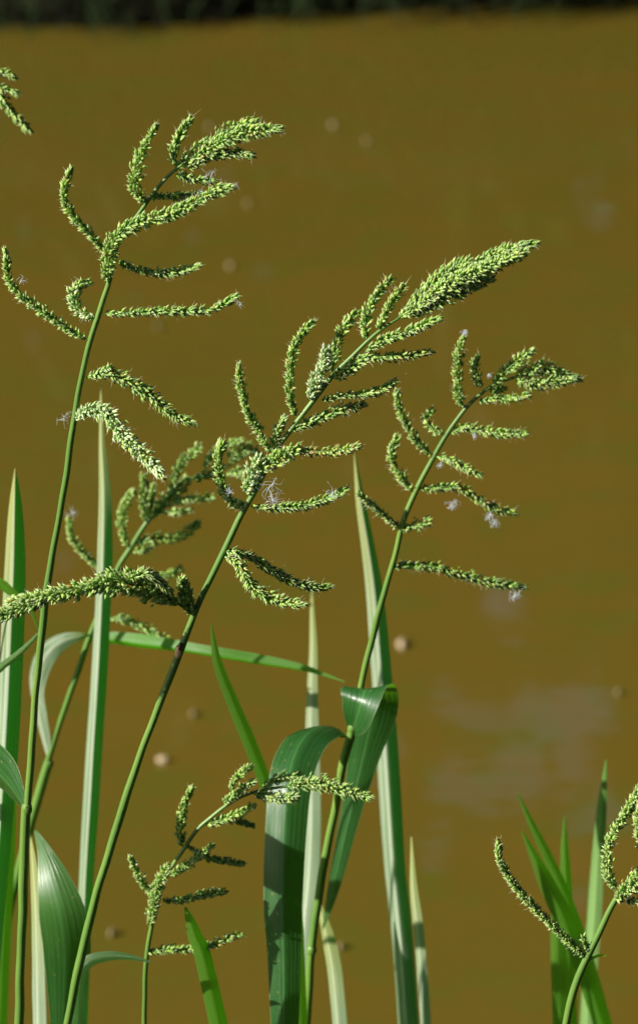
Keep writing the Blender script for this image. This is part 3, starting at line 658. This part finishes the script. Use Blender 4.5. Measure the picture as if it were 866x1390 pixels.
blade('tall slim pale reed leaf with yellow tip just right of the left grass stem', [(137, 524), (138, 600), (141, 670), (140, 760), (137, 840), (133, 920), (128, 1000), (122, 1100), (116, 1200), (112, 1300)], [1, 5, 11, 15, 16, 17, 18, 18, 16, 16], 2.12, M['reed'], -.17, fold=[20, 44, 52, 52], roll=[25, 14, 4, 2], lean=.26)
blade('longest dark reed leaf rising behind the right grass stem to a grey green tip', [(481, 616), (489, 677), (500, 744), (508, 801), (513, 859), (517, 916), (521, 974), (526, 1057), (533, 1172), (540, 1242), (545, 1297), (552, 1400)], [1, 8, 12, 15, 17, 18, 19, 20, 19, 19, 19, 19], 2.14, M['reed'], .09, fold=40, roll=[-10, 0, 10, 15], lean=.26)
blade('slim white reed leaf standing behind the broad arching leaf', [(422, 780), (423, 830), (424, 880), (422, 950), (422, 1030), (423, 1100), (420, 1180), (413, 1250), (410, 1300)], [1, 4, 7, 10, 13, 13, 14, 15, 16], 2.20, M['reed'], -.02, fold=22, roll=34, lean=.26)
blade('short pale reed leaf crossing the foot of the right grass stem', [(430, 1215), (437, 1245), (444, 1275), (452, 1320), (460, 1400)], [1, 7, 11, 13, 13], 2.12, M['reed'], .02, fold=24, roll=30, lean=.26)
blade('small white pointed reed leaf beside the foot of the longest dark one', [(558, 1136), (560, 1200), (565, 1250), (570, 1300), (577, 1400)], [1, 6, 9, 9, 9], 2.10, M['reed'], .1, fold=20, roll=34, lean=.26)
blade('thin bright green leaf leaning left above the small bottom seed head', [(287, 848), (296, 900), (315, 950), (336, 1000), (358, 1055), (382, 1120), (400, 1200), (410, 1400)], [1, 7, 9, 10, 10, 10, 10, 10], 2.03, M['green'], -.01, fold=24, roll=-16)
blade('wide bright green leaf leaning left in the group at the lower right', [(708, 1128), (728, 1170), (747, 1210), (768, 1252), (788, 1300), (820, 1400)], [1, 9, 15, 17, 16, 15], 2.10, M['green'], .21, fold=38, roll=-8)
blade('narrow leaf leaning left behind the wide bright green one at the lower right', [(702, 1076), (720, 1116), (743, 1163), (762, 1205), (790, 1280), (825, 1400)], [1, 5, 8, 9, 10, 10], 2.16, M['green'], .22, fold=30, roll=-10)
blade('short upright dark green leaf in the middle of the lower right group', [(766, 1108), (766, 1150), (768, 1200), (770, 1250), (772, 1310), (776, 1400)], [1, 6, 9, 10, 10, 10], 2.18, M['green'], .19, fold=32, roll=0)
blade('tall soft pale green leaf, the rightmost of the upright ones', [(822, 1032), (816, 1096), (810, 1170), (805, 1250), (800, 1310), (795, 1400)], [1, 7, 9.5, 11, 11, 11], 2.24, M['pale'], .2, fold=14, roll=24)
blade('short dark leaf stub under the bright green leaf at the lower right', [(750, 1240), (754, 1265), (757, 1300), (760, 1400)], [2, 8, 11, 11], 2.14, M['green'], .18, fold=20, roll=10)
blade('bright green leaf tip poking up at the bottom beside the small seed head', [(252, 1231), (259, 1252), (267, 1275), (277, 1300), (300, 1400)], [1.5, 8, 12, 14, 15], 1.95, M['green'], -.08, fold=34, roll=-14)
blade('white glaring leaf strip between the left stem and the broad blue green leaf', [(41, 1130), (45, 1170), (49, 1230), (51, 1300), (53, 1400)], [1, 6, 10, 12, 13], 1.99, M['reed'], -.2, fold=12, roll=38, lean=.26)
blade('broad blue green leaf at the lower left, shaded by stems across it', [(48, 1127, .035), (60, 1155, .022), (72, 1195, .008), (82, 1235, 0), (88, 1270, .002), (90, 1310, .012), (86, 1400, .04)], [2, 11, 24, 33, 35, 32, 18], 1.95, M['grass'], -.185, name='grass_leaf', fold=14, roll=-12, wob=.04)
blade('leaf top showing just above the lower edge beside the central stem', [(205, 1306), (180, 1300), (150, 1298), (120, 1306), (108, 1330), (105, 1400)], [1, 4, 7, 9, 10, 10], 1.93, M['grass'], -.16, name='grass_leaf', fold=14, roll=10)
blade('thin pale leaf rising from the left edge to end at the left stem', [(56, 856), (42, 872), (24, 889), (0, 908), (-40, 950), (-70, 1100), (-80, 1400)], [1, 3, 4.5, 5.5, 6, 6, 6], 2.0, M['pale'], -.27, name='grass_leaf', fold=12)
blade('curling bright green leaf with brown dried tip at the left edge', [(62, 873), (52, 852), (40, 825), (18, 806), (-6, 790), (-40, 800), (-60, 900), (-70, 1400)], [.8, 1.6, 3, 6, 8, 8, 8, 8], 2.06, M['green'], -.28, name='grass_leaf', fold=12)

blade('half hidden dark reed leaf low at the left edge behind the left grass stem', [(6, 930), (12, 990), (14, 1080), (10, 1180), (4, 1300), (0, 1400)], [1, 6, 10, 12, 12, 12], 2.16, M['green'], -.235, fold=30, roll=-6)

# ------------------------------------------------------------------ bits floating on the water
def floater(label, u, v, rpx, m, el=1.0, rz=0.0):
    a = (u - 433) / PXM; b = (695 - v) / PXM
    d = np.array((a, DIST * math.cos(PITCH) + b * math.sin(PITCH), -DIST * math.sin(PITCH) + b * math.cos(PITCH)))
    t = -(CAM_Z - .004) / d[2]; c = d * t + np.array((0, 0, CAM_Z)); r = rpx * t / PXM
    k = 14; aa = np.linspace(0, 2 * np.pi, k, endpoint=False); rows = []
    wv = 1 + .14 * np.sin(aa * 2 + u) + .08 * np.sin(aa * 3 + v)
    for q, z in ((1, -.004), (1.02, -.001), (.85, .0015), (.5, .003), (.04, .0022)):
        x = np.cos(aa) * r * q * wv * el; y = np.sin(aa) * r * q * wv * 1.8 / el
        rows.append(np.stack([x * math.cos(rz) - y * math.sin(rz), x * math.sin(rz) + y * math.cos(rz), np.full(k, z) + .0008 * np.sin(aa * 2) * q], 1))
    o = mesh_obj('floating_bit', np.vstack(rows), grid_faces(5, k, True), m)
    o.location = c; o['label'] = label; o['category'] = 'debris'; o['group'] = 'bits floating on the water'
floater('brightest round beige petal floating right of the right grass stem', 545, 872, 6, M['floater'])
floater('long beige petal floating between the central stem and the tall pale reed leaf', 221, 1030, 4, M['floater'], el=1.7, rz=-.2)
floater('grey speck floating right of the middle of the left seed head', 312, 359, 2.6, M['floater'])
floater('pale speck floating above the dense central seed head, left of two', 451, 168, 2.2, M['floater'])
floater('pale speck floating above the central seed head, right of two', 497, 190, 1.9, M['floater'])
floater('dim speck floating below the tip of the left seed head', 336, 275, 2.2, M['floater_dim'])
floater('dim speck floating close under the tip of the long right branch of the left head', 215, 442, 2.4, M['floater_dim'])
floater('faint pale speck floating beside the tip of the topmost left branch', 284, 171, 1.9, M['floater'])
floater('faint speck floating beside the middle of the central stem', 262, 967, 3, M['floater_dim'])
floater('faint bit floating between the bottom seed head and the broad blue green leaf', 152, 1265, 4, M['floater_dim'])
floater('small pale speck floating beyond the right group of leaves', 838, 938, 2.5, M['floater_dim'])
floater('tiny beige bit floating at the bottom between the two right hand reed leaves', 462, 1283, 3, M['floater_dim'])
